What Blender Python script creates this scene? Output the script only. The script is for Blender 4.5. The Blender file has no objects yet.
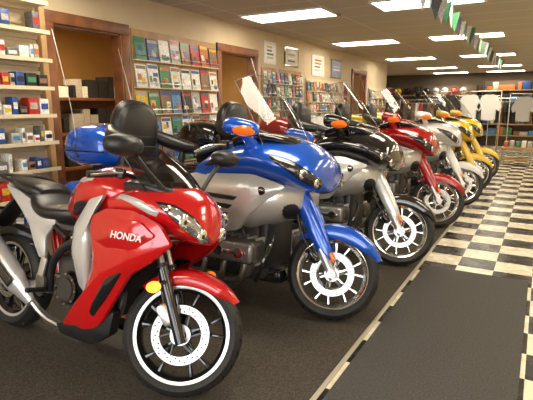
import bpy,bmesh,math,random
from mathutils import Vector,Matrix
random.seed(7)
sc=bpy.context.scene
try:
    sc.view_settings.view_transform='Standard'
    sc.view_settings.look='None'
except Exception: pass
rad=math.radians
# ---------------------------------------------------------------- materials
def newmat(name):
    m=bpy.data.materials.new(name); m.use_nodes=True
    nt=m.node_tree; return m,nt,nt.nodes['Principled BSDF']
def pm(name,col,rough=.5,metal=0,coat=0,noise=0,nscale=30,bump=0,bscale=80,emit=0,spec=.5,trans=0):
    m,nt,b=newmat(name)
    b.inputs['Base Color'].default_value=(*col,1)
    b.inputs['Roughness'].default_value=rough
    b.inputs['Metallic'].default_value=metal
    b.inputs['Coat Weight'].default_value=coat
    b.inputs['Coat Roughness'].default_value=.04
    b.inputs['Specular IOR Level'].default_value=spec
    b.inputs['Transmission Weight'].default_value=trans
    if emit:
        b.inputs['Emission Color'].default_value=(*col,1); b.inputs['Emission Strength'].default_value=emit
    tc=nt.nodes.new('ShaderNodeTexCoord')
    if noise:
        n=nt.nodes.new('ShaderNodeTexNoise'); n.inputs['Scale'].default_value=nscale; n.inputs['Detail'].default_value=5
        r=nt.nodes.new('ShaderNodeMapRange'); r.inputs['From Min'].default_value=.3; r.inputs['From Max'].default_value=.7
        r.inputs['To Min'].default_value=1-noise; r.inputs['To Max'].default_value=1+noise
        mx=nt.nodes.new('ShaderNodeVectorMath'); mx.operation='SCALE'
        mx.inputs[0].default_value=col
        nt.links.new(tc.outputs['Object'],n.inputs['Vector']); nt.links.new(n.outputs['Fac'],r.inputs['Value'])
        nt.links.new(r.outputs['Result'],mx.inputs['Scale']); nt.links.new(mx.outputs['Vector'],b.inputs['Base Color'])
    if bump:
        n2=nt.nodes.new('ShaderNodeTexNoise'); n2.inputs['Scale'].default_value=bscale; n2.inputs['Detail'].default_value=4
        bp=nt.nodes.new('ShaderNodeBump'); bp.inputs['Strength'].default_value=bump; bp.inputs['Distance'].default_value=.005
        nt.links.new(tc.outputs['Object'],n2.inputs['Vector']); nt.links.new(n2.outputs['Fac'],bp.inputs['Height']); nt.links.new(bp.outputs['Normal'],b.inputs['Normal'])
    return m
def glassmat(name,tint,gloss=.12,gmax=.35):
    m=bpy.data.materials.new(name); m.use_nodes=True; nt=m.node_tree; nt.nodes.clear()
    o=nt.nodes.new('ShaderNodeOutputMaterial'); t=nt.nodes.new('ShaderNodeBsdfTransparent'); g=nt.nodes.new('ShaderNodeBsdfGlossy')
    t.inputs['Color'].default_value=(*tint,1); g.inputs['Roughness'].default_value=.04
    lw=nt.nodes.new('ShaderNodeLayerWeight'); lw.inputs['Blend'].default_value=.25
    mr=nt.nodes.new('ShaderNodeMapRange'); mr.inputs['To Min'].default_value=gloss; mr.inputs['To Max'].default_value=gmax
    mx=nt.nodes.new('ShaderNodeMixShader')
    nt.links.new(lw.outputs['Facing'],mr.inputs['Value']); nt.links.new(mr.outputs['Result'],mx.inputs['Fac'])
    nt.links.new(t.outputs[0],mx.inputs[1]); nt.links.new(g.outputs[0],mx.inputs[2]); nt.links.new(mx.outputs[0],o.inputs['Surface'])
    return m
M={}
M['chrome']=pm('chrome',(.86,.85,.83),.1,1)
M['steel']=pm('brushed_steel',(.50,.49,.48),.28,.95)
M['alloy']=pm('alloy_silver',(.62,.61,.59),.3,.7)
M['wheel']=pm('bright_alloy',(.70,.695,.69),.14,1,.3)
M['lip']=pm('rim_tape_silver',(.66,.655,.65),.28,.6)
M['blk']=pm('black_plastic',(.014,.014,.015),.4,bump=.05)
M['gloss']=pm('gloss_black',(.008,.008,.009),.12,0,.6)
M['rub']=pm('tyre_rubber',(.015,.015,.015),.55,noise=.2)
M['seat']=pm('seat_vinyl',(.014,.013,.013),.32,bump=.3,bscale=150)
M['pipe']=pm('seat_piping',(.05,.05,.05),.35)
M['eng']=pm('engine_casting',(.085,.084,.082),.32,.6)
M['engl']=pm('engine_cover_grey',(.30,.30,.295),.28,.7)
M['amber']=pm('amber_lens',(1,.17,.01),.15,0,.5,emit=.25)
M['amberlit']=pm('amber_lens_lit',(1,.40,.04),.2,emit=2)
M['redl']=pm('red_lens',(.5,.01,.01),.15,0,.5)
M['glass']=glassmat('clear_windshield',(.86,.86,.84),.03,.35)
M['smoke']=glassmat('smoked_windshield',(.24,.23,.22),.05,.35)
M['lens']=pm('headlight_lens',(.05,.05,.055),.06,.5,1,noise=.6,nscale=22)
M['lensc']=pm('headlight_clear_lens',(.42,.42,.42),.12,.8,1,noise=.6,nscale=25)
M['refl']=pm('headlight_reflector',(.9,.9,.88),.08,.95)
M['white']=pm('white_decal',(.8,.8,.8),.3)
M['grey']=pm('grey_plastic',(.12,.12,.12),.5)
P_red=pm('paint_candy_red',(.55,.005,.007),.2,.1,1)
P_blue=pm('paint_metallic_blue',(.006,.095,.58),.2,.25,1)
P_silver=pm('paint_silver',(.62,.617,.605),.26,.4,.8)
P_black=pm('paint_black',(.008,.008,.009),.12,0,1)
P_dred=pm('paint_deep_red',(.38,.005,.007),.2,.1,1)
P_white=pm('paint_pearl_white',(.74,.73,.71),.2,0,1)
P_yel=pm('paint_yellow',(.84,.54,.02),.22,0,1)
M['wood']=pm('wood_casing',(.20,.072,.026),.4,noise=.3,nscale=8)
M['woodl']=pm('wood_light',(.44,.26,.11),.45,noise=.2,nscale=8)
M['cream']=pm('cream_laminate',(.70,.58,.38),.5,noise=.04)
PC=[(.75,.73,.66),(.5,.03,.02),(.03,.08,.3),(.02,.02,.02),(.7,.45,.03),(.05,.22,.1),(.45,.42,.37),(.5,.15,.04),(.1,.25,.45),(.8,.78,.73),(.25,.13,.08),(.12,.12,.13)]
pal=[pm('print_%d'%i,c,.35,noise=.35,nscale=60) for i,c in enumerate(PC)]
# ---------------------------------------------------------------- geometry
class G:
    def __init__(s): s.v=[];s.f=[];s.m=[];s.mats=[]
    def add(s,vf,mat,T=None):
        v,f=vf;o=len(s.v)
        if T is not None: v=[T@Vector(p) for p in v]
        s.v+=[tuple(p) for p in v]; s.f+=[[i+o for i in q] for q in f]
        if mat not in s.mats: s.mats.append(mat)
        s.m+=[s.mats.index(mat)]*len(f); return s
    def obj(s,name,parent=None,mtx=None,ang=35):
        me=bpy.data.meshes.new(name); me.from_pydata(s.v,[],s.f)
        for m in s.mats: me.materials.append(m)
        me.polygons.foreach_set('material_index',s.m)
        bm=bmesh.new(); bm.from_mesh(me); bmesh.ops.recalc_face_normals(bm,faces=bm.faces); bm.to_mesh(me); bm.free()
        me.polygons.foreach_set('use_smooth',[True]*len(me.polygons))
        try: me.set_sharp_from_angle(angle=rad(ang))
        except Exception: pass
        ob=bpy.data.objects.new(name,me); sc.collection.objects.link(ob)
        if parent: ob.parent=parent
        if mtx is not None: ob.matrix_local=mtx
        return ob
def cr(a,b,c,d,t):
    return .5*((2*b)+(-a+c)*t+(2*a-5*b+4*c-d)*t*t+(-a+3*b-3*c+d)*t*t*t)
def spline(pts,k=5,closed=False):
    n=len(pts);out=[]
    rng=n if closed else n-1
    for i in range(rng):
        g=lambda j:(pts[j%n] if closed else pts[max(0,min(n-1,j))])
        a,b,c,d=g(i-1),g(i),g(i+1),g(i+2)
        for q in range(k):
            t=q/k; out.append(tuple(cr(a[e],b[e],c[e],d[e],t) for e in range(len(b))))
    if not closed: out.append(tuple(pts[-1]))
    return out
def outl(pts,k=5,sharp=False):
    if not sharp: return spline(pts,k,True)
    n=len(pts);c=[]
    for i in range(n):
        a=pts[i];b=pts[(i+1)%n]
        for t in (.08,.36,.64,.92): c.append((a[0]+(b[0]-a[0])*t,a[1]+(b[1]-a[1])*t))
    return c
def revolve(prof,n=48,closed=False,c=(0,0,0)):
    v=[];f=[];m=len(prof)
    for i in range(n):
        a=2*math.pi*i/n
        for r,y in prof: v.append((c[0]+r*math.cos(a),c[1]+y,c[2]+r*math.sin(a)))
    for i in range(n):
        j=(i+1)%n
        for k in range(m if closed else m-1):
            l=(k+1)%m; f.append([i*m+k,j*m+k,j*m+l,i*m+l])
    return v,f
def tube(pts,r,n=8,sp=True,k=4,oval=None):
    if isinstance(r,(int,float)): P=[tuple(p)+(r,) for p in pts]
    else: P=[tuple(p)+(q,) for p,q in zip(pts,r)]
    if sp and len(P)>2: P=spline(P,k)
    v=[];f=[];prev=None;N=len(P)
    for i,p in enumerate(P):
        a=Vector(P[max(0,i-1)][:3]);b=Vector(P[min(N-1,i+1)][:3]);t=(b-a).normalized()
        if prev is None:
            up=Vector((0,1,0)) if abs(t.y)<.9 else Vector((0,0,1)); u=t.cross(up).normalized()
        else: u=(prev-t*prev.dot(t)).normalized()
        prev=u;w=t.cross(u)
        for q in range(n):
            an=2*math.pi*q/n; ou,ow=(oval or (1,1))
            v.append(tuple(Vector(p[:3])+u*math.cos(an)*p[3]*ou+w*math.sin(an)*p[3]*ow))
    for i in range(N-1):
        for q in range(n): f.append([i*n+q,i*n+(q+1)%n,(i+1)*n+(q+1)%n,(i+1)*n+q])
    f.append(list(range(n))[::-1]); f.append([(N-1)*n+q for q in range(n)])
    return v,f
def cyl(a,b,r,r2=None,n=16): return tube([a,b],[r,r if r2 is None else r2],n,False)
def ell(c,s,nu=20,nv=12,e=1.0):
    v=[];f=[]
    sg=lambda x,p:math.copysign(abs(x)**p,x)
    for j in range(nv+1):
        ph=-math.pi/2+math.pi*j/nv
        for i in range(nu):
            th=2*math.pi*i/nu
            v.append((c[0]+s[0]*sg(math.cos(ph),e)*sg(math.cos(th),e),c[1]+s[1]*sg(math.cos(ph),e)*sg(math.sin(th),e),c[2]+s[2]*sg(math.sin(ph),e)))
    for j in range(nv):
        for i in range(nu): f.append([j*nu+i,j*nu+(i+1)%nu,(j+1)*nu+(i+1)%nu,(j+1)*nu+i])
    return v,f
def box(c,s):
    x,y,z=c;a,b,d=s[0]/2,s[1]/2,s[2]/2
    v=[(x+i*a,y+j*b,z+k*d) for i in(-1,1) for j in(-1,1) for k in(-1,1)]
    return v,[[0,1,3,2],[4,6,7,5],[0,4,5,1],[2,3,7,6],[0,2,6,4],[1,5,7,3]]
def bx(x0,x1,y0,y1,z0,z1): return box(((x0+x1)/2,(y0+y1)/2,(z0+z1)/2),(x1-x0,y1-y0,z1-z0))
def rbox(c,s,b=.02,seg=2,rot=None):
    bm=bmesh.new(); bmesh.ops.create_cube(bm,size=1)
    bmesh.ops.scale(bm,vec=s,verts=bm.verts)
    bmesh.ops.bevel(bm,geom=bm.edges[:]+bm.verts[:],offset=min(b,min(s)*.45),segments=seg,profile=.5,affect='EDGES')
    if rot is not None: bmesh.ops.transform(bm,matrix=rot,verts=bm.verts)
    bm.verts.index_update()
    v=[(q.co.x+c[0],q.co.y+c[1],q.co.z+c[2]) for q in bm.verts]; f=[[q.index for q in fc.verts] for fc in bm.faces]
    bm.free(); return v,f
def sgp(x,p): return math.copysign(abs(x)**p,x)
def secat(secs,s):
    n=len(secs);i=max(0,min(n-2,int(s)));t=s-i
    g=lambda j:secs[max(0,min(n-1,j))]
    return [cr(g(i-1)[e],g(i)[e],g(i+1)[e],g(i+2)[e],t) for e in range(6)]
def surf(secs,s,a):
    x,zc,hw,up,dn,n=secat(secs,s); c,si=math.cos(a),math.sin(a)
    return Vector((x,hw*sgp(c,2/n),zc+(up if si>=0 else dn)*sgp(si,2/n)))
def fix(secs): return [tuple(q)+((2.4,) if len(q)==5 else ()) for q in secs]
def body(secs,k=4,nr=32,yoff=0):
    secs=fix(secs);v=[];f=[];N=(len(secs)-1)*k+1
    for i in range(N):
        for q in range(nr):
            p=surf(secs,i/k,2*math.pi*q/nr); v.append((p.x,p.y+yoff,p.z))
    for i in range(N-1):
        for q in range(nr): f.append([i*nr+q,i*nr+(q+1)%nr,(i+1)*nr+(q+1)%nr,(i+1)*nr+q])
    f.append(list(range(nr))); f.append([(N-1)*nr+q for q in range(nr)][::-1])
    return v,f
def patch(secs,outline,off=.006,rings=5,k=4,mirror=True,yoff=0,sharp=False):
    secs=fix(secs);O=outl(outline,k,sharp);n=len(O)
    cs=sum(o[0] for o in O)/n;ca=sum(o[1] for o in O)/n
    V=[];F=[]
    for mir in ((0,1) if mirror else (0,)):
        base=len(V);mm=lambda a:(math.pi-a) if mir else a
        for j in range(rings+1):
            r=1-j/rings
            for o in O:
                s=cs+(o[0]-cs)*r;a=rad(ca+(o[1]-ca)*r);s=max(.01,min(len(secs)-1.01,s));e=.02
                p=surf(secs,s,mm(a));du=surf(secs,min(s+e,len(secs)-1),mm(a))-surf(secs,max(0,s-e),mm(a));dv=surf(secs,s,mm(a)+e)-surf(secs,s,mm(a)-e)
                nn=du.cross(dv)
                if nn.length<1e-9: nn=Vector((1,0,0))
                nn.normalize(); ctr=Vector(secat(secs,s)[:1]+[0]+secat(secs,s)[1:2])
                if nn.dot(p-ctr)<0: nn=-nn
                h=off*(1-r**6) if r<1 else -.004
                q=p+nn*h; V.append((q.x,q.y+yoff,q.z))
        for j in range(rings):
            for i in range(n): F.append([base+j*n+i,base+j*n+(i+1)%n,base+(j+1)*n+(i+1)%n,base+(j+1)*n+i])
    return V,F
def dome(outline,y0,bulge=.03,rings=6,k=4,thick=.015,p=3,sides=(-1,1),sharp=False):
    O=outl(outline,k,sharp);n=len(O)
    cx=sum(o[0] for o in O)/n;cz=sum(o[1] for o in O)/n
    Y=y0 if callable(y0) else (lambda x,z:y0)
    V=[];F=[]
    for sd in sides:
        base=len(V);R=[(1,-thick)]+[(1-j/rings,bulge*(1-(1-j/rings)**p)) for j in range(rings+1)]
        for r,h in R:
            for o in O:
                x=cx+(o[0]-cx)*r;z=cz+(o[1]-cz)*r; V.append((x,sd*(Y(x,z)+h),z))
        for j in range(len(R)-1):
            for i in range(n): F.append([base+j*n+i,base+j*n+(i+1)%n,base+(j+1)*n+(i+1)%n,base+(j+1)*n+i])
    return V,F
def grid(fn,nu,nv):
    v=[tuple(fn(i/nu,j/nv)) for j in range(nv+1) for i in range(nu+1)]
    f=[[j*(nu+1)+i,j*(nu+1)+i+1,(j+1)*(nu+1)+i+1,(j+1)*(nu+1)+i] for j in range(nv) for i in range(nu)]
    return v,f
def empty(name,loc,rot=(0,0,0),scale=1):
    e=bpy.data.objects.new(name,None); sc.collection.objects.link(e); e.location=loc; e.rotation_euler=rot; e.scale=(scale,)*3; e.empty_display_size=.2; return e
def text(name,body_,size,loc,rot,mat,parent,shear=.2):
    cu=bpy.data.curves.new(name,'FONT'); cu.body=body_; cu.size=size; cu.extrude=.0008; cu.shear=shear; cu.align_x='CENTER'; cu.align_y='CENTER'; cu.offset=size*.015
    o=bpy.data.objects.new(name+'_tmp',cu); sc.collection.objects.link(o)
    dg=bpy.context.evaluated_depsgraph_get(); me=bpy.data.meshes.new_from_object(o.evaluated_get(dg)); bpy.data.objects.remove(o)
    me.materials.clear(); me.materials.append(mat)
    ob=bpy.data.objects.new(name,me); sc.collection.objects.link(ob); ob.parent=parent; ob.location=loc; ob.rotation_euler=rot
    return ob
# ---------------------------------------------------------------- wheels
def wheel(root,c,R,w,rimR,mtx,spoke_mat,rim_mat,ns=5,discs=(-1,1),discR=.15,pair=True,dy=.06,lip=None,lw=1):
    g=G();T=Matrix.Translation(c)
    prof=[(rimR-.004,-w*.62),(rimR+.012,-w*.8),((R+rimR)/2,-w),(R-.03,-w*.9),(R-.010,-w*.6),(R-.002,-w*.28),(R,0),(R-.002,w*.28),(R-.010,w*.6),(R-.03,w*.9),((R+rimR)/2,w),(rimR+.012,w*.8),(rimR-.004,w*.62)]
    g.add(revolve(spline(prof,2),56),M['rub'],T)
    for i in range(28):
        for s in(-1,1):
            a=2*math.pi*(i+.5*(s>0))/28
            p0=Vector(((R-.001)*math.cos(a),s*w*.15,(R-.001)*math.sin(a)));p1=Vector(((R-.009)*math.cos(a+.09),s*w*.62,(R-.009)*math.sin(a+.09)))
            g.add(cyl(p0,p1,.0025,n=5),M['gloss'],T)
    g.obj('tyre',root,mtx)
    g=G()
    g.add(revolve([(rimR+.006,-w*.72),(rimR-.006,-w*.70),(rimR-.016,-w*.5),(rimR-.028,-w*.3),(rimR-.028,w*.3),(rimR-.016,w*.5),(rimR-.006,w*.70),(rimR+.006,w*.72),(rimR+.004,0)],56,True),rim_mat,T)
    if lip:
        for s in(-1,1): g.add(revolve([(rimR+.006,s*w*.79),(rimR+.002,s*w*.80),(rimR-.008*lw,s*w*.72)],56),lip,T)
    g.add(revolve([(.0,-.05),(.035,-.05),(.042,-.03),(.05,0),(.042,.03),(.035,.05),(0,.05)],24),spoke_mat,T)
    for i in range(ns):
        a=2*math.pi*(i+.25)/ns
        for d in ((-1,1) if pair else (0,)):
            a0=a+d*.16;a1=a+d*.20
            pts=[(.035,a0,.013,.024),(.09,a+d*.13,.008,.018),(rimR-.07,a1,.0065,.013),(rimR-.015,a1+d*.04,.012,.020)]
            v=[];f=[]
            for rr,aa,hw,hy in pts:
                cc=Vector((rr*math.cos(aa),0,rr*math.sin(aa)));t=Vector((-math.sin(aa),0,math.cos(aa)))
                for (u,q) in((-1,-.6),(-.5,-1),(.5,-1),(1,-.6),(1,.6),(.5,1),(-.5,1),(-1,.6)): v.append(tuple(cc+t*hw*u+Vector((0,hy*q,0))))
            for j in range(3):
                for q in range(8): f.append([j*8+q,j*8+(q+1)%8,(j+1)*8+(q+1)%8,(j+1)*8+q])
            g.add((v,f),spoke_mat,T)
    g.obj('wheel_rim',root,mtx)
    if discs:
        g=G()
        for s in discs:
            y=s*dy
            g.add(revolve([(discR*.72,y-.003),(discR,y-.003),(discR,y+.003),(discR*.72,y+.003)],48,True),M['steel'],T)
            g.add(revolve([(.03,y-.004),(.050,y-.004),(.050,y+.004),(.03,y+.004)],24,True),M['alloy'],T)
            g.add(cyl((0,y-.014,0),(0,y+.014,0),.022),M['chrome'],T)
            for i in range(6):
                a=2*math.pi*i/6
                g.add(cyl((.05*math.cos(a),y,.05*math.sin(a)),(discR*.74*math.cos(a+.25),y,discR*.74*math.sin(a+.25)),.006,n=6),M['eng'],T)
            for i in range(36):
                a=2*math.pi*i/36;rr=discR*(.78+.07*(i%3))
                g.add(cyl((rr*math.cos(a),y-.0045,rr*math.sin(a)),(rr*math.cos(a),y+.0045,rr*math.sin(a)),.0045,n=6),M['blk'],T)
        g.obj('brake_disc',root,mtx)
def fender(R,w,a0,a1,c,side,tip0=.3,tip1=.6,n=28):
    v=[];f=[];m=None
    for i in range(n+1):
        t=i/n;a=rad(a0+(a1-a0)*t)
        e=min(1,tip0+(1-tip0)*min(1,t/.18)) if t<.18 else (min(1,tip1+(1-tip1)*min(1,(1-t)/.15)) if t>.85 else 1)
        ww=w*e;d=side*math.sin(math.pi*min(1,max(0,t*1.02)))**.7
        prof=[(-ww*.97,R-.03-d),(-ww,R-.03-d*.5),(-ww,R-.03),(-ww*.85,R-.012),(-ww*.5,R-.002),(0,R+.003),(ww*.5,R-.002),(ww*.85,R-.012),(ww,R-.03),(ww,R-.03-d*.5),(ww*.97,R-.03-d)]
        inner=[(y*.95,r-.006) for y,r in prof[::-1]]
        pr=prof+inner;m=len(pr)
        for y,r in pr: v.append((c[0]+r*math.cos(a),c[1]+y,c[2]+r*math.sin(a)))
    for i in range(n):
        for k in range(m): f.append([i*m+k,i*m+(k+1)%m,(i+1)*m+(k+1)%m,(i+1)*m+k])
    f.append(list(range(m)));f.append([n*m+k for k in range(m)])
    return v,f
def shield(xb,zb,xt,zt,h0,h1,cv,bow=.03,sidedrop=.06,toprnd=.07):
    def fn(u,v):
        u=2*u-1;hw=h0+(h1-h0)*v+.03*math.sin(math.pi*v)
        x=xb+(xt-xb)*v+bow*math.sin(math.pi*v)-cv*u*u*(1-.3*v)
        z=zb+(zt-zb)*v-sidedrop*(1-v)*u*u-toprnd*v*abs(u)**3
        return (x,u*hw,z)
    return fn
def edge_tube(fn,n=16,r=.003):
    pts=[fn(0,i/n) for i in range(n+1)]+[fn(i/n,1) for i in range(1,n+1)]+[fn(1,1-i/n) for i in range(1,n+1)]
    return tube(pts,r,6,False)
def steer_m(px,pz,rake,ang,dz=0):
    ax=Vector((-math.sin(rad(rake)),0,math.cos(rad(rake))))
    p=Vector((px,0,pz))
    return Matrix.Translation((0,0,dz))@Matrix.Translation(p)@Matrix.Rotation(rad(ang),4,ax)@Matrix.Translation(-p)
RY=lambda a:Matrix.Rotation(rad(a),4,'Y')
# ---------------------------------------------------------------- touring motorcycle
def touring(name,loc,up,low,fork,fend,head=0,steer=17,lean=7,trunk=None):
    trunk=trunk or up
    root=empty(name,loc,(rad(-lean),0,rad(head)))
    S=steer_m(-.06,.32,29,steer,-.006)
    ax=(0,0,.315)
    wheel(root,ax,.315,.063,.237,S,M['wheel'],M['wheel'],6,(-1,1),.148,True,.075,M['wheel'])
    wheel(root,(-1.69,0,.31),.31,.09,.21,None,M['wheel'],M['wheel'],6,(-1,1),.15,True,.08)
    d=Vector((-math.sin(rad(29)),0,math.cos(rad(29))))
    g=G()
    for s in(-1,1):
        o=Vector((.0,s*.115,.32))
        g.add(cyl(o-d*.04,o+d*.38,.03,.032),M['alloy']); g.add(cyl(o+d*.36,o+d*.78,.022),M['chrome'])
        g.add(cyl(o+Vector((0,s*.03,0)),o-Vector((0,s*.03,0)),.028),M['alloy'])
        g.add(rbox(o+d*.14+Vector((-.07,-s*.03,-.015)),(.06,.06,.12),.02,2,RY(-35)),M['gloss'])
        g.add(tube([o+d*.1+Vector((-.07,0,0)),o+d*.3+Vector((-.09,0,0)),o+d*.55+Vector((-.03,0,0))],.006,6),M['blk'])
    g.add(cyl((0,-.14,.32),(0,.14,.32),.014),M['chrome'])
    g.add(rbox(Vector((0,0,.32))+d*.60,(.1,.28,.04),.015),M['blk'])
    g.obj('front_fork',root,S)
    g=G()
    for s in(-1,1):
        o=Vector((.022,s*.125,.32))
        g.add(tube([o+d*.10,o+d*.16,o+d*.3,o+d*.46,o+d*.58],[.018,.036,.044,.045,.042],14,True,4,(1.3,.6)),fork)
        g.add(rbox(o+d*.13+Vector((.036,s*.03,0)),(.025,.02,.06),.008,2,RY(-29)),M['amber'])
    g.obj('fork_cover',root,S)
    G().add(fender(.345,.080,22,138,ax,.075,.45,.7),fend).obj('front_fender',root,S)
    FU=[(-.035,.955,.03,.03,.03,1.8),(-.05,.96,.16,.08,.085,1.8),(-.085,.98,.28,.13,.125,1.8),(-.16,1.005,.355,.17,.155,1.75),(-.28,1.035,.40,.185,.175,1.75),(-.46,1.065,.425,.17,.185,1.75),(-.66,1.055,.42,.13,.18,1.9),(-.84,1.01,.375,.10,.15,2.1),(-.98,.97,.30,.06,.10,2.4)]
    g=G(); g.add(body(FU,4,44),up)
    L=[(.8,212),(1.0,182),(2.0,166),(3.3,157),(4.6,159),(4.3,171),(3.5,190),(2.7,210),(1.6,236)]
    g.add(patch(FU,L,.006,sharp=True),M['gloss'])
    cL=sum(p[0] for p in L)/9;aL=sum(p[1] for p in L)/9
    g.add(patch(FU,[(cL+(s-cL)*.92,aL+(a-aL)*.88) for s,a in L],.012,sharp=True),M['lens'])
    g.add(patch(FU,[(5.2,174),(6.9,170),(7.3,180),(6.8,190),(5.4,188)],.004,4,sharp=True),M['gloss'])
    g.obj('upper_fairing',root)
    g=G()
    for (s_,a_) in((1.65,203),(2.6,186)):
        for mm in(0,1):
            p=surf(fix(FU),s_,rad(a_ if not mm else 180-a_)); 
            nrm=Vector((.75,(-.55 if not mm else .55),-.05)).normalized()
            g.add(ell(p+nrm*.006,(.012,.038,.034),16,8),M['refl']);g.add(ell(p+nrm*.017,(.006,.014,.012),10,6),M['blk'])
    g.obj('headlight',root)
    FL=[(-.20,.82,.16,.08,.08,2.4),(-.25,.82,.27,.12,.13,2.4),(-.38,.80,.35,.17,.18,2.3),(-.54,.79,.395,.19,.23,2.3),(-.70,.79,.405,.18,.23,2.3),(-.86,.81,.39,.14,.15,2.3),(-1.0,.83,.33,.10,.08,2.4)]
    g=G(); g.add(body(FL,4,44),low)
    YL=lambda x,z:.405-.35*max(0,x+.50)-.30*max(0,-.8-x)-.28*max(0,.72-z)-.22*max(0,z-.88)
    g.add(dome([(-.24,.90),(-.46,.965),(-.80,.95),(-.96,.87),(-.92,.78),(-.84,.64),(-.70,.555),(-.56,.58),(-.46,.70),(-.36,.80)],YL,.022,6,4,.04,5,sharp=True),low)
    for k in range(4):
        z=.815-.058*k;x0=-.50-.04*k
        g.add(dome([(x0,z),(x0-.33+.05*k,z+.012),(x0-.35+.05*k,z-.022),(x0-.04,z-.036)],lambda x,z:YL(x,z)+.016,.012,3,3,.01,8,sharp=True),M['blk'])
    g.add(patch(FL,[(.3,200),(1.2,190),(1.6,250),(1.4,290),(.6,300)],.004,4),M['blk'])
    for s in(-1,1):
        g.add(ell((-.385,s*(YL(-.385,.86)+.018),.86),(.034,.008,.028),16,8),M['gloss']);g.add(ell((-.385,s*(YL(-.385,.86)+.024),.865),(.02,.006,.008),10,6),M['chrome'])
    g.obj('lower_cowl',root)
    g=G()
    g.add(dome([(-.86,.96),(-1.05,.93),(-1.16,.80),(-1.14,.62),(-1.0,.56),(-.92,.68),(-.86,.80)],lambda x,z:.27+.15*(x+1.16),.03,sharp=True),low if up!=P_black else up)
    g.obj('side_panel',root)
    fn=shield(-.24,1.19,-.62,1.665,.32,.22,.17)
    G().add(grid(fn,20,16),M['glass']).add(edge_tube(fn),M['grey']).obj('windshield',root)
    g=G(); g.add(body([(-.24,1.17,.2,.03,.05),(-.36,1.21,.30,.03,.06),(-.54,1.22,.33,.03,.08),(-.68,1.19,.3,.03,.10)]),M['gloss'])
    g.add(rbox((-.64,0,1.18),(.1,.46,.12),.03,2,RY(-25)),M['blk'])
    for y in(-.13,0,.13): g.add(cyl((-.675,y,1.20),(-.695,y,1.208),.045,n=18),M['refl'])
    g.obj('dashboard',root)
    g=G()
    for s in(-1,1):
        sec=[(-.40,1.25,.015,.015,.02),(-.43,1.255,.07,.040,.040),(-.50,1.26,.105,.055,.050),(-.57,1.265,.115,.062,.052),(-.60,1.265,.105,.058,.05)]
        g.add(body(sec,3,24,s*.435),up)
        g.add(patch(sec,[(.3,300),(1.4,270),(2.4,240),(2.5,330),(2.1,360),(1.0,380),(.4,350)] if s>0 else [(.3,240),(1.4,270),(2.4,300),(2.5,210),(2.1,180),(1.0,160),(.4,190)],.008,4,4,False,s*.435),M['amber'])
        g.add(tube([(-.50,s*.30,1.14),(-.51,s*.37,1.19),(-.52,s*.42,1.23)],[.05,.035,.03],10),up)
        g.add(ell((-.603,s*.435,1.265),(.004,.09,.048)),M['refl'])
    g.obj('mirror',root)
    g=G()
    for s in(-1,1):
        g.add(tube([(-.52,0,1.10),(-.56,s*.12,1.16),(-.68,s*.25,1.17),(-.86,s*.36,1.10)],.013),M['chrome'])
        g.add(tube([(-.75,s*.315,1.145),(-.92,s*.385,1.075)],.019,10,False),M['blk'])
        g.add(rbox((-.74,s*.30,1.15),(.06,.05,.06),.015),M['blk'])
        g.add(tube([(-.72,s*.32,1.15),(-.80,s*.40,1.14),(-.91,s*.42,1.09)],.006,6),M['chrome'])
    g.obj('handlebar',root)
    g=G()
    g.add(rbox((-.80,0,.42),(.75,.42,.42),.06),M['eng'])
    for s in(-1,1):
        g.add(rbox((-.66,s*.31,.44),(.52,.20,.17),.05,3),M['eng'])
        g.add(rbox((-.66,s*.40,.44),(.50,.05,.13),.025,3),M['engl'])
        g.add(rbox((-.66,s*.427,.44),(.42,.012,.03),.005),M['chrome'])
        for k in range(3):
            g.add(cyl((-.50-.16*k,s*.40,.44),(-.50-.16*k,s*.437,.44),.040,.034),M['chrome'])
            g.add(tube([(-.52-.16*k,s*.30,.50),(-.54-.16*k,s*.32,.57),(-.60-.12*k,s*.24,.62)],.014,8),M['blk'])
            g.add(tube([(-.50-.16*k,s*.34,.37),(-.52-.16*k,s*.34,.27),(-.60-.14*k,s*.26,.20)],.022,10),M['steel'])
        for k in range(8): g.add(box((-.43-.065*k,s*.27,.44),(.008,.12,.19)),M['alloy'])
        g.add(tube([(-.42,s*.36,.40),(-.52,s*.30,.26),(-.75,s*.24,.20),(-1.2,s*.24,.19)],.025,10),M['steel'])
        g.add(cyl((-.98,s*.2,.42),(-.98,s*.30,.42),.10,.09,24),M['engl']); g.add(cyl((-.98,s*.30,.42),(-.98,s*.31,.42),.07,n=24),M['chrome'])
        g.add(tube([(-.34,s*.25,.58),(-.28,s*.40,.52),(-.30,s*.46,.40),(-.36,s*.42,.28),(-.45,s*.25,.25)],.014),M['gloss'])
        g.add(rbox((-.93,s*.36,.30),(.16,.10,.03),.01),M['blk'])
        for k in range(6): g.add(cyl((-.46-.08*k,s*.425,.495-.0*k),(-.46-.08*k,s*.432,.495),.006,n=8),M['steel'])
    g.add(rbox((-.46,0,.50),(.10,.42,.42),.04),M['blk'])
    g.add(rbox((-.50,0,.25),(.36,.30,.12),.05),M['gloss'])
    g.obj('engine',root)
    g=G()
    for s in(-1,1):
        g.add(tube([(-1.15,s*.24,.20),(-1.35,s*.27,.20),(-1.6,s*.29,.21),(-2.12,s*.30,.24)],[.03,.05,.056,.058],16),M['chrome'])
        for k in range(3): g.add(cyl((-2.10,s*.30+(k-1)*.03,.24),(-2.14,s*.30+(k-1)*.03,.242),.012),M['blk'])
    g.obj('exhaust',root)
    g=G(); g.add(body([(-.80,.95,.20,.14,.2),(-.88,.96,.22,.155,.2),(-1.0,.93,.215,.15,.2),(-1.12,.86,.18,.11,.2),(-1.2,.80,.13,.07,.1)]),up); g.add(cyl((-.95,0,1.095),(-.95,0,1.118),.05,.045,20),M['gloss'])
    g.obj('fuel_tank',root)
    g=G()
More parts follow.
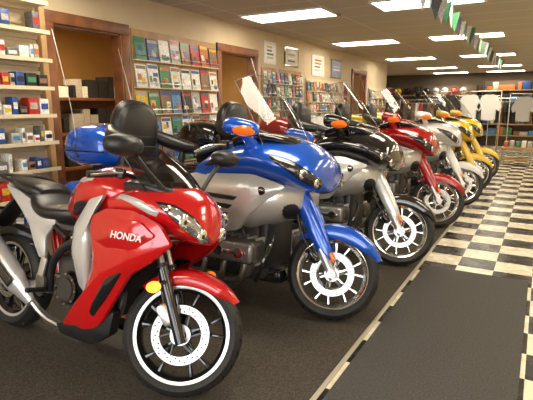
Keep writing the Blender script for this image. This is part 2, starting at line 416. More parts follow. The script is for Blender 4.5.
    g.add(body([(-1.08,.78,.12,.04,.1),(-1.16,.78,.18,.055,.1),(-1.30,.77,.23,.06,.1),(-1.42,.81,.25,.12,.1),(-1.50,.87,.24,.15,.12),(-1.56,.89,.22,.14,.1)],4,28),M['seat'])
    g.add(body([(-1.46,.90,.2,.09,.1),(-1.52,.92,.24,.11,.12),(-1.66,.92,.25,.10,.12),(-1.80,.92,.24,.11,.12),(-1.90,.94,.2,.12,.12)],4,28),M['seat'])
    BR=[(-1.82,1.22,.19,.20,.22,2.8),(-1.85,1.23,.235,.245,.24,2.8),(-1.90,1.24,.245,.26,.24,2.8),(-1.97,1.24,.21,.22,.22,2.8)]
    g.add(body(BR,4,32),M['seat'])
    pp=[surf(BR,.95,2*math.pi*q/28) for q in range(29)]
    g.add(tube(pp,.005,6,False),M['pipe'])
    g.add(tube([(-1.825,-.15,1.20),(-1.815,0,1.19),(-1.825,.15,1.20)],.005,6),M['pipe'])
    for s in(-1,1):
        g.add(tube([(-1.90,s*.25,1.22),(-1.78,s*.33,1.17),(-1.62,s*.36,1.13),(-1.48,s*.34,1.12)],[.055,.065,.06,.04],12),M['seat'])
        g.add(tube([(-1.66,s*.34,.95),(-1.64,s*.35,1.10)],.03,8,False),M['blk'])
    g.obj('seat',root)
    g=G()
    g.add(body([(-1.88,1.06,.26,.09,.10,3.5),(-1.92,1.08,.34,.14,.15,3.5),(-2.08,1.10,.37,.17,.19,3.5),(-2.3,1.10,.355,.16,.19,3.5),(-2.41,1.08,.30,.11,.14,3.5)]),trunk)
    g.add(body([(-1.90,1.04,.355,.018,.018),(-2.06,1.04,.382,.018,.018),(-2.3,1.04,.368,.018,.018),(-2.42,1.04,.30,.018,.018)],3,20),M['blk'])
    for s in(-1,1):
        g.add(rbox((-2.38,s*.21,1.0),(.05,.15,.06),.02),M['redl'])
        g.add(rbox((-2.15,s*.16,1.275),(.3,.02,.02),.008),M['chrome'])
    g.add(rbox((-2.05,0,.86),(.45,.3,.12),.04),M['blk'])
    g.obj('trunk',root)
    g=G()
    for s in(-1,1):
        SB=[(-1.44,.58,.07,.10,.12,3),(-1.50,.59,.10,.15,.18,3),(-1.70,.61,.125,.19,.21,3),(-2.0,.62,.125,.18,.20,3),(-2.22,.63,.115,.16,.15,3),(-2.30,.64,.08,.10,.09,3)]
        g.add(body(SB,4,28,s*.33),up)
        g.add(tube([(-1.50,s*.452,.65),(-1.8,s*.462,.66),(-2.2,s*.452,.68)],.008,6),M['chrome'])
        g.add(rbox((-2.28,s*.34,.64),(.05,.13,.08),.02),M['redl'])
        g.add(dome([(-1.14,.74),(-1.44,.80),(-1.46,.60),(-1.35,.46),(-1.18,.46),(-1.12,.58)],.25,.03,sides=(s,)),up)
    g.obj('saddlebag',root)
    g=G()
    g.add(rbox((-1.5,0,.64),(.9,.36,.30),.06),M['blk'])
    g.add(fender(.36,.12,45,175,(-1.69,0,.31),.03),up)
    g.add(rbox((-2.16,0,.70),(.14,.24,.28),.04),up)
    g.add(rbox((-2.24,0,.5),(.01,.18,.11),.004),M['alloy'])
    for s in(-1,1): g.add(tube([(-1.15,s*.12,.33),(-1.69,s*.12,.31)],.03,10,False),M['eng'])
    g.add(tube([(-1.0,.22,.28),(-1.02,.30,.14),(-1.03,.345,.056)],.012,8,False),M['steel'])
    g.obj('frame',root)
    g=G()
    for s in(-1,1):
        g.add(tube([(-2.18,s*.36,1.05),(-2.26,s*.365,1.40),(-2.52,s*.37,2.05)],[.004,.003,.002],6),M['lip'])
        g.add(cyl((-2.18,s*.36,.98),(-2.19,s*.36,1.10),.012),M['blk'])
    g.obj('antenna',root)
    return root
Z=.009
touring('touring_motorcycle',(-1.165,2.92,Z),P_blue,P_silver,P_blue,P_blue,0,19)
touring('touring_motorcycle',(-1.06,4.29,Z),P_black,P_silver,P_silver,P_black,0,17)
touring('touring_motorcycle',(-1.03,5.93,Z),P_dred,P_silver,P_dred,P_dred,0,20)
touring('touring_motorcycle',(-.97,7.42,Z),P_white,P_silver,P_white,P_white,0,20)
touring('touring_motorcycle',(-.97,8.85,Z),P_yel,P_yel,P_yel,P_yel,0,20)
touring('touring_motorcycle',(-.97,10.25,Z),P_yel,P_black,P_yel,P_yel,0,20)
# ---------------------------------------------------------------- sport motorcycle
def sport(name,loc,head,steer=32,lean=10,scale=1.05):
    root=empty(name,loc,(rad(-lean),0,rad(head)),scale)
    S=steer_m(-.05,.293,25,steer,-.004)
    c=(0,0,.293)
    wheel(root,c,.293,.052,.228,S,M['gloss'],M['gloss'],5,(-1,),.140,True,.062,M['lip'],1.3)
    wheel(root,(-1.38,0,.305),.305,.07,.228,None,M['gloss'],M['gloss'],5,(-1,),.11,True,.075,M['lip'],1.3)
    d=Vector((-math.sin(rad(25)),0,math.cos(rad(25))))
    g=G()
    for s in(-1,1):
        o=Vector((0,s*.098,.293))
        g.add(cyl(o-d*.04,o+d*.34,.026,.027),M['gloss']); g.add(cyl(o+d*.33,o+d*.68,.019),M['steel'])
        g.add(cyl(o+d*.33,o+d*.35,.03),M['blk'])
    g.add(cyl((0,-.12,.293),(0,.12,.293),.012),M['steel'])
    g.add(rbox(Vector((-.085,-.075,.375)),(.06,.05,.11),.018,2,RY(-40)),M['alloy'])
    g.add(rbox(Vector((0,0,.293))+d*.46,(.08,.24,.035),.015),M['blk'])
    g.add(tube([(-.09,-.085,.40),(-.15,-.09,.55),(-.22,-.07,.75)],.005,6),M['blk'])
    g.obj('front_fork',root,S)
    G().add(fender(.315,.066,38,140,c,.05,.4,.6),P_red).obj('front_fender',root,S)
    N=[(.155,.79,.015,.02,.02,1.7),(.145,.81,.06,.06,.06,1.7),(.10,.85,.125,.105,.11,1.65),(.02,.885,.18,.12,.15,1.65),(-.09,.905,.21,.115,.17,1.75),(-.22,.915,.22,.09,.16,1.9),(-.34,.90,.215,.06,.13,2)]
    g=G(); g.add(body(N,4,44),P_red)
    L=[(.35,215),(.9,168),(1.7,152),(3.0,150),(3.9,158),(3.2,180),(2.4,208),(1.6,228),(.7,246)]
    cL=sum(p[0] for p in L)/9;aL=sum(p[1] for p in L)/9
    g.add(patch(N,L,.006,sharp=True),M['gloss'])
    g.add(patch(N,[(cL+(s-cL)*.9,aL+(a-aL)*.88) for s,a in L],.012,sharp=True),M['lensc'])
    g.add(patch(N,[(3.3,186),(4.2,166),(5.5,156),(5.6,170),(4.6,184),(3.5,198)],.012,4,sharp=True),P_silver)
    g.obj('nose_fairing',root)
    g=G()
    for(s_,a_,q) in((1.25,205,.034),(2.2,184,.038),(3.0,168,.02)):
        for mm in(0,1):
            p=surf(fix(N),s_,rad(a_ if not mm else 180-a_)); nrm=Vector((.7,-.6 if not mm else .6,0)).normalized()
            g.add(ell(p+nrm*.006,(.012,q,q),16,8),M['refl']);g.add(ell(p+nrm*.016,(.008,q*.35,q*.35),10,6),M['blk'])
    g.obj('headlight',root)
    fn=shield(.04,.985,-.27,1.185,.165,.12,.15,.035,.05,.05)
    G().add(grid(fn,16,12),M['smoke']).add(edge_tube(fn,12,.003),M['blk']).obj('windshield',root)
    G().add(rbox((-.26,0,1.01),(.12,.20,.08),.03,2,RY(-30)),M['blk']).add(body([(.0,.96,.12,.03,.04),(-.13,.99,.17,.03,.06),(-.30,.99,.16,.03,.08)]),M['blk']).obj('dashboard',root)
    Y=lambda x,z:.235-.10*max(0,.75-z)-.22*max(0,x+.12)-.05*max(0,-.45-x)
    g=G()
    g.add(dome([(.065,.75),(.0,.83),(-.14,.88),(-.32,.87),(-.43,.82),(-.41,.68),(-.42,.56),(-.50,.40),(-.66,.24),(-.68,.19),(-.50,.20),(-.36,.29),(-.26,.43),(-.16,.57),(-.02,.67)],Y,.034,8,5,.02,2.5,sharp=True),P_red)
    g.add(dome([(.0,.78),(-.08,.835),(-.30,.835),(-.40,.79),(-.385,.70),(-.30,.66),(-.12,.69)],lambda x,z:Y(x,z)+.022,.022,4,4,.03,1.2,sharp=True),P_red)
    g.add(dome([(-.17,.60),(-.26,.60),(-.36,.46),(-.42,.34),(-.38,.33),(-.28,.45)],lambda x,z:Y(x,z)+.020,.014,4,4,.02,3,sharp=True),M['gloss'])
    g.obj('side_fairing',root)
    g=G()
    g.add(dome([(-.36,.93),(-.46,.90),(-.56,.76),(-.58,.62),(-.52,.46),(-.46,.42),(-.45,.56),(-.445,.70),(-.46,.80)],lambda x,z:.225-.08*max(0,.7-z),.022,5,5,.02,sharp=True),P_silver)
    g.obj('fairing_trim',root)
    g=G()
    g.add(dome([(-.30,.36),(-.44,.38),(-.60,.24),(-.74,.20),(-.70,.155),(-.45,.155),(-.32,.24)],lambda x,z:.16,.03,4,4,.05,sharp=True),M['blk'])
    g.obj('belly_pan',root)
    text('side_decal','HONDA',.046,(-.125,-(Y(-.125,.755)+.0475),.765),(rad(90),0,rad(9)),M['white'],root)
    g=G()
    TK=[(-.24,.90,.10,.08,.12),(-.32,.93,.17,.115,.15,2.2),(-.44,.945,.205,.13,.16,2.1),(-.58,.93,.205,.125,.15,2.1),(-.71,.87,.15,.10,.12),(-.80,.82,.10,.05,.08)]
    g.add(body(TK),P_red)
    g.add(cyl((-.48,0,1.06),(-.48,0,1.083),.045,.04,20),M['blk'])
    g.add(patch(TK,[(2.0,200),(3.6,195),(4.2,215),(3.4,235),(2.0,235)],.006,4,sharp=True),M['blk'])
    g.add(patch(TK,[(2.2,150),(3.2,146),(3.3,156),(2.8,164),(2.3,160)],.004,3,sharp=True),M['lip'])
    g.obj('fuel_tank',root)
    g=G()
    g.add(body([(-.74,.80,.10,.02,.08),(-.82,.79,.14,.03,.08),(-.95,.79,.17,.03,.08),(-1.05,.82,.16,.05,.08),(-1.10,.85,.13,.05,.08)]),M['seat'])
    g.add(body([(-1.06,.87,.10,.03,.06),(-1.12,.89,.13,.04,.06),(-1.28,.91,.125,.035,.05),(-1.42,.93,.08,.02,.04)]),M['seat'])
    g.obj('seat',root)
    g=G()
    g.add(body([(-.86,.74,.12,.03,.06),(-1.0,.77,.145,.04,.08),(-1.2,.82,.135,.05,.07),(-1.38,.87,.09,.04,.05),(-1.50,.90,.04,.02,.02)]),P_silver)
    g.add(dome([(-.84,.74),(-1.0,.80),(-1.2,.87),(-1.36,.90),(-1.22,.80),(-1.08,.68),(-.98,.52),(-.92,.52),(-.93,.64)],.135,.02,sharp=True),P_silver)
    for s in(-1,1): g.add(tube([(-1.15,s*.12,.88),(-1.30,s*.15,.93),(-1.45,s*.12,.95),(-1.48,0,.95)],.011,8),M['blk'])
    g.add(rbox((-1.48,0,.89),(.04,.10,.05),.015),M['redl'])
    g.obj('tail_cowl',root)
    g=G()
    g.add(tube([(-1.35,0,.82),(-1.50,0,.72),(-1.60,0,.62)],[.06,.05,.045],10,True,4,(.4,1.4)),M['blk'])
    g.add(rbox((-1.61,0,.60),(.01,.17,.11),.003,2,RY(20)),M['alloy'])
    for s in(-1,1):
        g.add(cyl((-1.50,s*.04,.74),(-1.50,s*.14,.74),.009),M['blk']); g.add(ell((-1.5,s*.16,.74),(.03,.035,.022)),M['amber'])
        g.add(cyl((-.02,s*.12,.56),(-.01,s*.17,.555),.010),M['blk']); 
        g.add(ell((-.008,s*.20,.55),(.028,.038,.026)),M['amberlit'] if s<0 else M['amber'])
    g.add(fender(.34,.075,60,150,(-1.38,0,.305),.02),M['blk'])
    g.obj('turn_signal',root)
    g=G()
    g.add(rbox((-.62,0,.42),(.42,.26,.30),.05),M['eng'])
    g.add(rbox((-.50,0,.60),(.20,.20,.28),.04,2,RY(15)),M['eng'])
    for k in range(6): g.add(rbox((-.50,0,.50+.035*k),(.23,.23,.008),.003),M['alloy'])
    for s in(-1,1):
        g.add(cyl((-.68,s*.12,.40),(-.68,s*.165,.40),.095,.085,24),M['gloss']); g.add(cyl((-.68,s*.165,.40),(-.68,s*.17,.40),.06,n=20),M['eng'])
        for q in range(8): g.add(cyl((-.68+.08*math.cos(q*.785),s*.15,.40+.08*math.sin(q*.785)),(-.68+.08*math.cos(q*.785),s*.17,.40+.08*math.sin(q*.785)),.006,n=8),M['steel'])
        g.add(tube([(-.30,s*.10,.88),(-.50,s*.15,.72),(-.72,s*.15,.62),(-.85,s*.13,.50),(-.88,s*.12,.34)],.022,10),M['blk'])
        g.add(tube([(-.74,s*.13,.66),(-.95,s*.12,.74),(-1.2,s*.10,.82)],.013,8),M['blk'])
        g.add(tube([(-.88,s*.11,.36),(-1.1,s*.11,.33),(-1.38,s*.11,.305)],[.035,.03,.022],10),M['alloy'])
        g.add(rbox((-.90,s*.165,.44),(.05,.015,.20),.008,2,RY(15)),M['alloy'])
        g.add(dome([(-.86,.42),(-.93,.44),(-.94,.34),(-.88,.32)],.17,.006,3),M['steel'])
        g.add(cyl((-.86,s*.16,.36),(-.86,s*.27,.37),.014),M['blk'])
    g.add(cyl((-.95,0,.42),(-1.05,0,.72),.035),M['redl'])
    g.add(rbox((-.30,0,.58),(.05,.28,.26),.01,2,RY(10)),M['blk'])
    g.add(tube([(-.42,0,.5),(-.38,-.05,.32),(-.55,-.08,.17),(-.85,-.12,.18),(-1.0,-.15,.27)],.02,10),M['steel'])
    g.add(tube([(-.75,.12,.25),(-.78,.22,.1),(-.80,.245,.056)],.010,8,False),M['steel'])
    g.obj('engine',root)
    g=G()
    g.add(tube([(-.98,-.16,.26),(-1.06,-.17,.32),(-1.16,-.18,.39),(-1.52,-.20,.64)],[.025,.045,.066,.064],18,True,4,(1.2,.85)),M['lip'])
    g.add(tube([(-1.08,-.235,.36),(-1.24,-.245,.46)],[.03,.035],10,False,4,(1,.3)),M['gloss'])
    g.add(cyl((-1.515,-.20,.638),(-1.54,-.20,.652),.045),M['blk'])
    g.obj('exhaust',root)
    g=G()
    for s in(-1,1):
        g.add(tube([(-.33,s*.09,1.01),(-.35,s*.20,1.01),(-.43,s*.33,.98)],.011,8),M['blk'])
        g.add(tube([(-.37,s*.25,1.00),(-.44,s*.345,.975)],.017,10,False),M['blk'])
        g.add(rbox((-.35,s*.22,1.01),(.05,.04,.05),.012),M['blk'])
        g.add(tube([(-.33,s*.24,1.01),(-.34,s*.30,1.00),(-.41,s*.36,.97)],.006,6),M['steel'])
    g.add(rbox((-.30,0,1.0),(.08,.22,.03),.01),M['eng'])
    g.obj('handlebar',root,steer_m(-.05,.293,25,steer*.6))
    g=G()
    for s in(-1,1):
        g.add(tube([(-.06,s*.14,.99),(-.08,s*.22,1.06),(-.09,s*.29,1.12)],[.012,.011,.014],8),M['blk'])
        sec=[(-.03,1.165,.02,.015,.02),(-.05,1.165,.07,.034,.038),(-.09,1.165,.092,.048,.048),(-.125,1.165,.088,.044,.044)]
        g.add(body(sec,3,24,s*.355),M['blk']); g.add(ell((-.126,s*.355,1.165),(.003,.076,.038)),M['refl'])
    g.obj('mirror',root)
    return root
sport('sport_motorcycle',(-1.505,1.70,Z),-3)
# ---------------------------------------------------------------- room
XL=-4.1;H=2.65;YB=20;XR=3.2;YF=-2.5
def checker():
    m,nt,b=newmat('checker_vinyl_tile')
    tc=nt.nodes.new('ShaderNodeTexCoord');mp=nt.nodes.new('ShaderNodeMapping');mp.inputs['Location'].default_value=(.87,0,.15)
    ck=nt.nodes.new('ShaderNodeTexChecker');ck.inputs['Scale'].default_value=1/.3048
    ck.inputs['Color1'].default_value=(.74,.67,.51,1);ck.inputs['Color2'].default_value=(.014,.012,.010,1)
    n=nt.nodes.new('ShaderNodeTexNoise');n.inputs['Scale'].default_value=6
    r=nt.nodes.new('ShaderNodeMapRange');r.inputs['To Min'].default_value=.15;r.inputs['To Max'].default_value=.38
    b.inputs['Specular IOR Level'].default_value=.4
    nt.links.new(tc.outputs['Object'],mp.inputs['Vector']);nt.links.new(mp.outputs[0],ck.inputs['Vector']);nt.links.new(ck.outputs['Color'],b.inputs['Base Color'])
    nt.links.new(tc.outputs['Object'],n.inputs['Vector']);nt.links.new(n.outputs['Fac'],r.inputs['Value']);nt.links.new(r.outputs[0],b.inputs['Roughness'])
    return m
def ceilmat():
    m,nt,b=newmat('ceiling_tile')
    tc=nt.nodes.new('ShaderNodeTexCoord');mp=nt.nodes.new('ShaderNodeMapping')
    br=nt.nodes.new('ShaderNodeTexBrick');br.offset=0;br.inputs['Scale'].default_value=1;br.inputs['Brick Width'].default_value=1.2;br.inputs['Row Height'].default_value=.61
    br.inputs['Mortar Size'].default_value=.012;br.inputs['Color1'].default_value=(.55,.48,.38,1);br.inputs['Color2'].default_value=(.52,.46,.36,1);br.inputs['Mortar'].default_value=(.72,.66,.55,1)
    mp.inputs['Location'].default_value=(.1,.1,0)
    n=nt.nodes.new('ShaderNodeTexNoise');n.inputs['Scale'].default_value=40
    bp=nt.nodes.new('ShaderNodeBump');bp.inputs['Strength'].default_value=.3;bp.inputs['Distance'].default_value=.01
    nt.links.new(tc.outputs['Object'],mp.inputs[0]);nt.links.new(mp.outputs[0],br.inputs['Vector']);nt.links.new(br.outputs['Color'],b.inputs['Base Color'])
    nt.links.new(tc.outputs['Object'],n.inputs['Vector']);nt.links.new(n.outputs['Fac'],bp.inputs['Height']);nt.links.new(bp.outputs[0],b.inputs['Normal'])
    b.inputs['Roughness'].default_value=.9
    return m
M['wall']=pm('wall_paint',(.62,.50,.33),.7,noise=.05,nscale=3)
M['wallor']=pm('wall_paint_orange',(.52,.29,.09),.7,noise=.05,nscale=3)
M['walld']=pm('wall_dark',(.16,.12,.08),.8,noise=.1,nscale=3)
M['carpet']=pm('carpet_charcoal',(.068,.059,.047),.95,noise=.45,nscale=120,bump=.5,bscale=300,spec=.1)
M['mat']=pm('rubber_mat',(.070,.066,.060),.8,noise=.3,nscale=90,bump=.4,bscale=250,spec=.2)
M['trim']=pm('edge_strip',(.45,.40,.30),.4,.3)
G().add(bx(-9,XR,YF,YB,-.1,0),checker()).obj('floor')
G().add(bx(XL+.01,-.89,YF+.02,14.2,.0005,.005),M['carpet']).obj('carpet')
G().add(rbox((-.872,5.9,.004),(.03,16.6,.007),.003),M['trim']).obj('trim_1')
G().add(rbox((-.405,1.7,.006),(.85,5.4,.010),.004),M['mat']).obj('floor_mat')
G().add(bx(-9,XR,YF,YB,H,H+.1),ceilmat()).obj('ceiling')
doors=[(3.12,3.98),(5.86,6.79),(11.4,12.3)];DH=2.22
y=YF
for a,b in doors+[(14.3,14.3)]:
    G().add(bx(XL-.12,XL,y,a,0,H),M['wall']).obj('wall_left')
    if b>a: G().add(bx(XL-.12,XL,a,b,DH,H),M['wall']).obj('wall_left')
    y=b
G().add(bx(-9.1,XR+.1,YB,YB+.1,0,H),M['walld']).obj('wall_back')
G().add(bx(XR,XR+.1,YF,YB,0,H),M['wall']).obj('wall_right')
g=G();fill_wins=[(-3.6,-.9),(-.3,2.4)];x=-9.1  # unseen openings behind the camera, added to let neutral fill light in
for a,b in fill_wins+[(XR+.1,XR+.1)]:
    g.add(bx(x,a,YF-.1,YF,0,H),M['wall'])
    if b>a: g.add(bx(a,b,YF-.1,YF,0,.6),M['wall']);g.add(bx(a,b,YF-.1,YF,2.4,H),M['wall'])
    x=b
g.obj('wall_front')
for i,(a,b) in enumerate(fill_wins):  # frames for the added openings, out of view
    g=G()
    for xx in(a,(a+b)/2,b): g.add(bx(xx-.025,xx+.025,YF-.08,YF-.02,.6,2.4),M['alloy'])
    for zz in(.6,2.4): g.add(bx(a,b,YF-.08,YF-.02,zz-.025,zz+.025),M['alloy'])
    g.obj('added_window_%d'%(i+1))
G().add(bx(-9.1,-9,YF,YB,0,H),M['wall']).obj('wall_outer')
G().add(bx(-6.9,-6.8,YF,14.3,0,H),M['wallor']).add(bx(-6.8,XL-.12,6.9,7.0,0,H),M['wallor']).add(bx(-6.8,XL-.12,1.0,1.1,0,H),M['wallor']).add(bx(-6.8,XL-.12,14.2,14.3,0,H),M['wall']).obj('wall_backroom')
for i,(a,b) in enumerate(doors):
    g=G()
    for yy in(a-.05,b+.05): g.add(rbox((XL+.016,yy,(DH+.1)/2+.005),(.03,.10,DH+.1),.006),M['wood'])
    g.add(rbox((XL+.018,(a+b)/2,DH+.05),(.034,b-a+.2,.11),.006),M['wood'])
    for yy in(a+.011,b-.011): g.add(box((XL-.06,yy,DH/2+.005),(.12,.02,DH-.01)),M['wood'])
    g.add(box((XL-.06,(a+b)/2,DH-.012),(.12,b-a-.002,.02)),M['wood'])
    g.obj('door_%d'%(i+1))
lm,nt,b=newmat('fluorescent_diffuser')
b.inputs['Base Color'].default_value=(.9,.87,.8,1);b.inputs['Emission Color'].default_value=(1,.90,.72,1);b.inputs['Emission Strength'].default_value=15
M['lum']=lm;M['lframe']=pm('light_frame',(.7,.66,.56),.4)
for X in(-3.1,-1.3,.9,2.4):
    for Yv in(-1,2.9,6.05,9.3,12.9,16.4,19):
        g=G();g.add(box((X,Yv,H-.008),(1.16,.56,.012)),M['lum'])
        for s in(-1,1):
            g.add(box((X,Yv+s*.295,H-.012),(1.22,.03,.022)),M['lframe']);g.add(box((X+s*.595,Yv,H-.012),(.03,.6,.022)),M['lframe'])
        g.obj('ceiling_light')
def lamp(n,loc,e,col,size=.5,rot=(0,0,0),sy=None):
    l=bpy.data.lights.new(n,'AREA');l.energy=e;l.color=col;l.size=size
    if sy: l.shape='RECTANGLE';l.size_y=sy
    o=bpy.data.objects.new(n,l);o.location=loc;o.rotation_euler=rot;sc.collection.objects.link(o);return o
lamp('backroom_light',(-5.4,4.2,2.6),60,(1,.78,.5));lamp('backroom_light',(-5.4,10.5,2.6),50,(1,.75,.5));lamp('backroom_light',(-5.6,17,2.6),25,(1,.85,.65))
lamp('backroom_light',(-5.4,7.6,2.6),35,(1,.75,.45))
lamp('added_fill_lamp',(-2.25,-3.0,1.6),95,(.93,.96,1),2.7,(rad(90),0,0),1.8)  # added cool fill lamps outside the invented openings, for bike fill and reflections
lamp('added_fill_lamp',(1.05,-3.0,1.6),95,(.93,.96,1),2.7,(rad(90),0,0),1.8)
w=bpy.data.worlds.new('World');sc.world=w;w.use_nodes=True;w.node_tree.nodes['Background'].inputs[0].default_value=(.92,.95,1,1);w.node_tree.nodes['Background'].inputs[1].default_value=.6
def rack(name,y0,y1,z0,z1,cols,rows,gap=.85,back='woodl',skip=0):
    g=G();x=XL+.004
    g.add(bx(x,x+.02,y0,y1,z0-.05,z1+.03),M[back])
    cw=(y1-y0)/cols;rh=(z1-z0)/rows
    for r in range(rows):
        z=z0+r*rh
        g.add(bx(x+.02,x+.075,y0,y1,z-.012,z),M['cream'])
        g.add(cyl((x+.075,y0,z+.05),(x+.075,y1,z+.05),.004,n=6),M['steel'])
        for c in range(cols):
            if random.random()<skip: continue
            yc=y0+(c+.5)*cw;ww=cw*gap;hh=rh*random.uniform(.82,.95)
            T=Matrix.Translation((x+.065,yc,z))@Matrix.Rotation(rad(-8),4,'Y')
            base=random.choice(pal+[pal[0],pal[9],pal[6]])
            g.add(bx(-.012,0,-ww/2,ww/2,0,hh),base,T)
            g.add(bx(0,.002,-ww/2+.008,ww/2-.008,hh*.80,hh*.94),random.choice(pal),T)
            for q in range(4):
                ya=random.uniform(-.45,.1)*ww;yb=ya+random.uniform(.2,.45)*ww;za=random.uniform(.05,.5)*hh;zb=za+random.uniform(.1,.28)*hh
                g.add(bx(0,.002+.0006*q,ya,min(yb,ww*.46),za,zb),random.choice(pal),T)
    g.obj(name)
rack('magazine_rack',4.12,5.72,.45,2.27,8,6)
rack('brochure_rack',7.0,8.5,.5,2.05,10,7,.8)
rack('brochure_rack',8.7,10.5,.5,1.95,12,7,.8,'cream',.1)
rack('brochure_rack',12.6,14.1,.5,1.9,8,6,.8,'cream',.2)
def poster(name,yc,zc,w_,h_,base,frame):
    g=G();x=XL+.003
    g.add(bx(x,x+.012,yc-w_/2,yc+w_/2,zc-h_/2,zc+h_/2),frame)
    g.add(bx(x+.012,x+.015,yc-w_/2+.03,yc+w_/2-.03,zc-h_/2+.03,zc+h_/2-.03),base)
    for k in range(4): g.add(bx(x+.015,x+.017,yc-w_*.3,yc+w_*random.uniform(.1,.3),zc+h_*(.25-.16*k)-.01,zc+h_*(.25-.16*k)+.02),random.choice(pal))
    g.obj(name)
poster('framed_certificate',8.1,2.32,.55,.34,M['cream'],M['gloss'])
poster('magazine_poster',7.3,2.32,.4,.36,pal[9],pal[0])
poster('magazine_poster',9.3,2.25,.6,.4,pal[0],pal[9])
poster('framed_certificate',10.3,2.25,.6,.4,pal[8],M['wood'])
poster('magazine_poster',10.9,1.7,.3,.6,pal[1],pal[0])
# slatwall display
g=G();x=XL+.004
mut=[pal[i] for i in(0,9,6,11,3,0,6,1,10,2,3,11)]
g.add(bx(x,x+.02,1.2,2.93,.2,2.55),M['cream'])
for k in range(19):
    z=.28+k*.12
    g.add(rbox((x+.035,2.06,z),(.03,1.72,.085),.006),M['cream'])
g.add(rbox((x+.05,2.95,1.37),(.10,.06,2.5),.01),M['woodl'])
for k in range(9):
    z=.40+k*.24
    g.add(bx(x+.05,x+.24,1.22,2.91,z-.008,z+.004),M['cream']); g.add(bx(x+.235,x+.245,1.22,2.91,z-.012,z+.02),M['cream'])
    yy=1.26
    while yy<2.8:
        ww=random.uniform(.03,.11);hh=random.uniform(.07,.18)
        if random.random()<.9: g.add(rbox((x+.15,yy+ww/2,z+.005+hh/2),(.11,ww*.92,hh),.006),random.choice(mut)); g.add(box((x+.207,yy+ww/2,z+.005+hh*.55),(.002,ww*.7,hh*.35)),random.choice(pal))
        yy+=ww+.008
g.obj('slatwall_display')
g=G()
g.add(bx(-6.3,-5.9,4.3,4.33,.01,1.55),M['wood']).add(bx(-6.3,-5.9,6.2,6.23,.01,1.55),M['wood']).add(bx(-6.32,-6.3,4.3,6.23,.01,1.55),M['wood'])
for z in(.1,.55,1.05,1.55):
    g.add(bx(-6.32,-5.9,4.3,6.23,z-.02,z+.02),M['wood'])
    yy=4.38
    while yy<6.0:
        t_=random.uniform(.04,.2);h_=random.uniform(.15,.36);g.add(bx(-6.22,-5.95,yy,yy+t_,z+.02,z+.02+h_),random.choice([pal[3],pal[11],pal[0],pal[9],pal[3],pal[6],pal[3]]));yy+=t_+random.choice([.01,.08])
g.obj('bookcase')
def garment(g,c,col,w_=.42,h_=.7,ax='x'):
    out=[(-.08,0),(-.22,-.05),(-.36,-.45),(-.30,-.62),(-.21,-.55),(-.20,-.95),(0,-.97),(.20,-.95),(.21,-.55),(.30,-.62),(.36,-.45),(.22,-.05),(.08,0),(0,-.04)]
    n=len(out);v=[]
    for yy,sc_ in((-.05,.93),(-.03,1),(.03,1),(.05,.93)):
        for a,b in out: v.append((a*w_/.5*sc_,yy,b*h_*(.98 if abs(yy)>.04 else 1)))
    f=[list(range(n)),[3*n+i for i in range(n)][::-1]]
    for j in range(3):
        for i in range(n): f.append([j*n+i,j*n+(i+1)%n,(j+1)*n+(i+1)%n,(j+1)*n+i])
    R=Matrix.Rotation(rad(90),4,'Z') if ax=='y' else Matrix.Identity(4)
    g.add((v,f),col,Matrix.Translation(c)@R)
    g.add(tube([(c[0],c[1],c[2]-.03),(c[0],c[1],c[2]+.05),(c[0]+.02,c[1],c[2]+.08)],.004,6,False),M['steel'])
def crack(name,x,y,L,cols,z=1.55,ax='x',face=False,sp=.12):
    g=G();dx,dy=(L/2,0) if ax=='x' else (0,L/2)
    g.add(cyl((x-dx,y-dy,z+.08),(x+dx,y+dy,z+.08),.014),M['chrome'])
    for s in(-1,1):
        g.add(cyl((x+s*dx,y+s*dy,.01),(x+s*dx,y+s*dy,z+.08),.014),M['chrome'])
        g.add(rbox((x+s*dx,y+s*dy,.02),(.4 if ax=='y' else .06,.06 if ax=='y' else .4,.03),.01),M['chrome'])
    n=int(L/sp)
    for i in range(n):
        t=(i+.5)/n*2-1
        garment(g,(x+dx*t*.95,y+dy*t*.95,z),random.choice(cols),ax=('x' if face else 'y') if ax=='x' else 'x')
    g.obj(name)
C1=[pal[3],pal[11],pal[3],pal[9],pal[3],pal[1],pal[10]]
crack('clothing_rack',-3.0,15.2,1.8,C1)
crack('clothing_rack',-1.75,14.0,1.5,[pal[3],pal[9],pal[4],pal[3],pal[9]],1.75,'x',True,.45)
crack('clothing_rack',-.3,16.6,2.4,C1,1.6)
crack('clothing_rack',-.2,15.0,1.3,[pal[3],pal[11],pal[6],pal[3]],1.7,'x',True,.45)
crack('clothing_rack',-2.4,17.6,2.2,[pal[3],pal[11],pal[10]],1.7)
def helmet(g,c,col,r=.14):
    v,f=ell((0,0,0),(r,r*.92,r),16,10); g.add((v,f),col,Matrix.Translation(c))
    v,f=ell((0,-r*.25,0),(r*.75,r*.75,r*.3),14,8); g.add((v,f),M['gloss'],Matrix.Translation((c[0],c[1],c[2])))
def shelfunit(name,x0,x1,y,zs,kind):
    g=G()
    for xx in(x0,x1): g.add(bx(xx-.02,xx+.02,y,y+.4,0.006,max(zs)+.35),M['gloss'])
    g.add(bx(x0,x1,y+.38,y+.4,.006,max(zs)+.35),M['walld'])
    for z in zs:
        g.add(bx(x0,x1,y,y+.4,z-.015,z+.015),M['woodl'])
        xx=x0+.2
        while xx<x1-.15:
            if kind=='h': helmet(g,(xx,y+.17,z+.155),random.choice([P_black,P_white,P_red,P_silver,P_black,P_yel]));xx+=.33
            else:
                ww=random.uniform(.12,.3);hh=random.uniform(.12,.3);g.add(rbox((xx,y+.18,z+.016+hh/2),(ww,.22,hh),.01),random.choice(pal));xx+=ww+.03
    g.obj(name)
shelfunit('helmet_shelf',-7.6,-4.4,19.3,[.5,.95,1.4,1.85],'h')
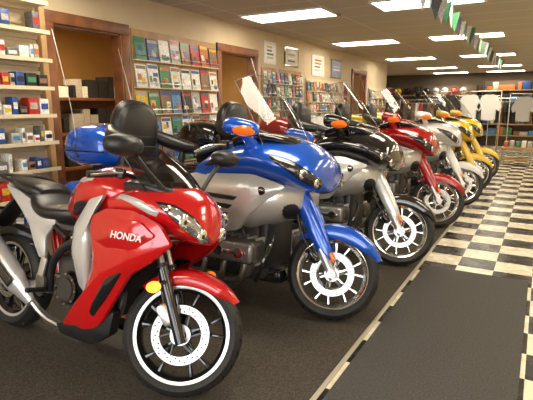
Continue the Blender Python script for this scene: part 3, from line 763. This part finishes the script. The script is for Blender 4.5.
shelfunit('helmet_shelf',-4.2,-2.2,19.3,[.5,.95,1.4,1.85],'h')
shelfunit('merchandise_shelf',-2.0,.4,19.3,[.4,.8,1.2,1.6,2.0],'b')
shelfunit('merchandise_shelf',.6,3.0,19.3,[.4,.8,1.2,1.6,2.0],'b')
shelfunit('merchandise_shelf',-7.0,-5.0,14.9,[.4,.8,1.2,1.6],'b')
g=G();g.add(rbox((-3.3,12.6,.5),(.9,.6,.98),.02),M['wood']);g.add(rbox((-3.3,12.6,1.02),(1.0,.7,.05),.01),M['woodl'])
g.obj('sales_counter')
g=G();g.add(rbox((-.5,13.45,.42),(.7,.5,.06),.01),M['woodl']);g.add(rbox((-.5,13.45,.15),(.66,.46,.04),.01),M['woodl'])
for sx in(-1,1):
    for sy in(-1,1): g.add(cyl((-.5+sx*.31,13.45+sy*.21,.001),(-.5+sx*.31,13.45+sy*.21,.42),.02),M['steel'])
for k in range(5): g.add(rbox((-.75+k*.13,13.45,.45+.07),(.1,.3,.14+.03*(k%2)),.01),random.choice(pal))
g.obj('display_table')
g=G();g.add(tube([(-1.05,4.0+i*.5,H-.06-.05*abs(math.sin(i*math.pi/4))) for i in range(21)],.004,6,False),pal[0])
for i in range(34):
    yy=4.1+i*.29;z=H-.07-.05*abs(math.sin((yy-4)*math.pi/2));c=[pal[9],pal[5],pal[0],pal[5],pal[11]][i%5]
    T=Matrix.Translation((-1.05,yy,z))@Matrix.Rotation(rad(random.uniform(20,75)),4,'Z')
    g.add(([(0,-.08,0),(0,.08,0),(.02,0,-.24),(.003,-.08,0),(.003,.08,0),(.023,0,-.24)],[[0,1,2],[5,4,3],[0,3,4,1],[1,4,5,2],[2,5,3,0]]),c,T)
g.obj('pennant_string')
cd=bpy.data.cameras.new('camera');cd.sensor_width=36;cd.lens=480/533*36;cam=bpy.data.objects.new('camera',cd);sc.collection.objects.link(cam)
cam.location=(0,0,1.45);cam.rotation_euler=(rad(90-11.08),0,rad(29.66));sc.camera=cam
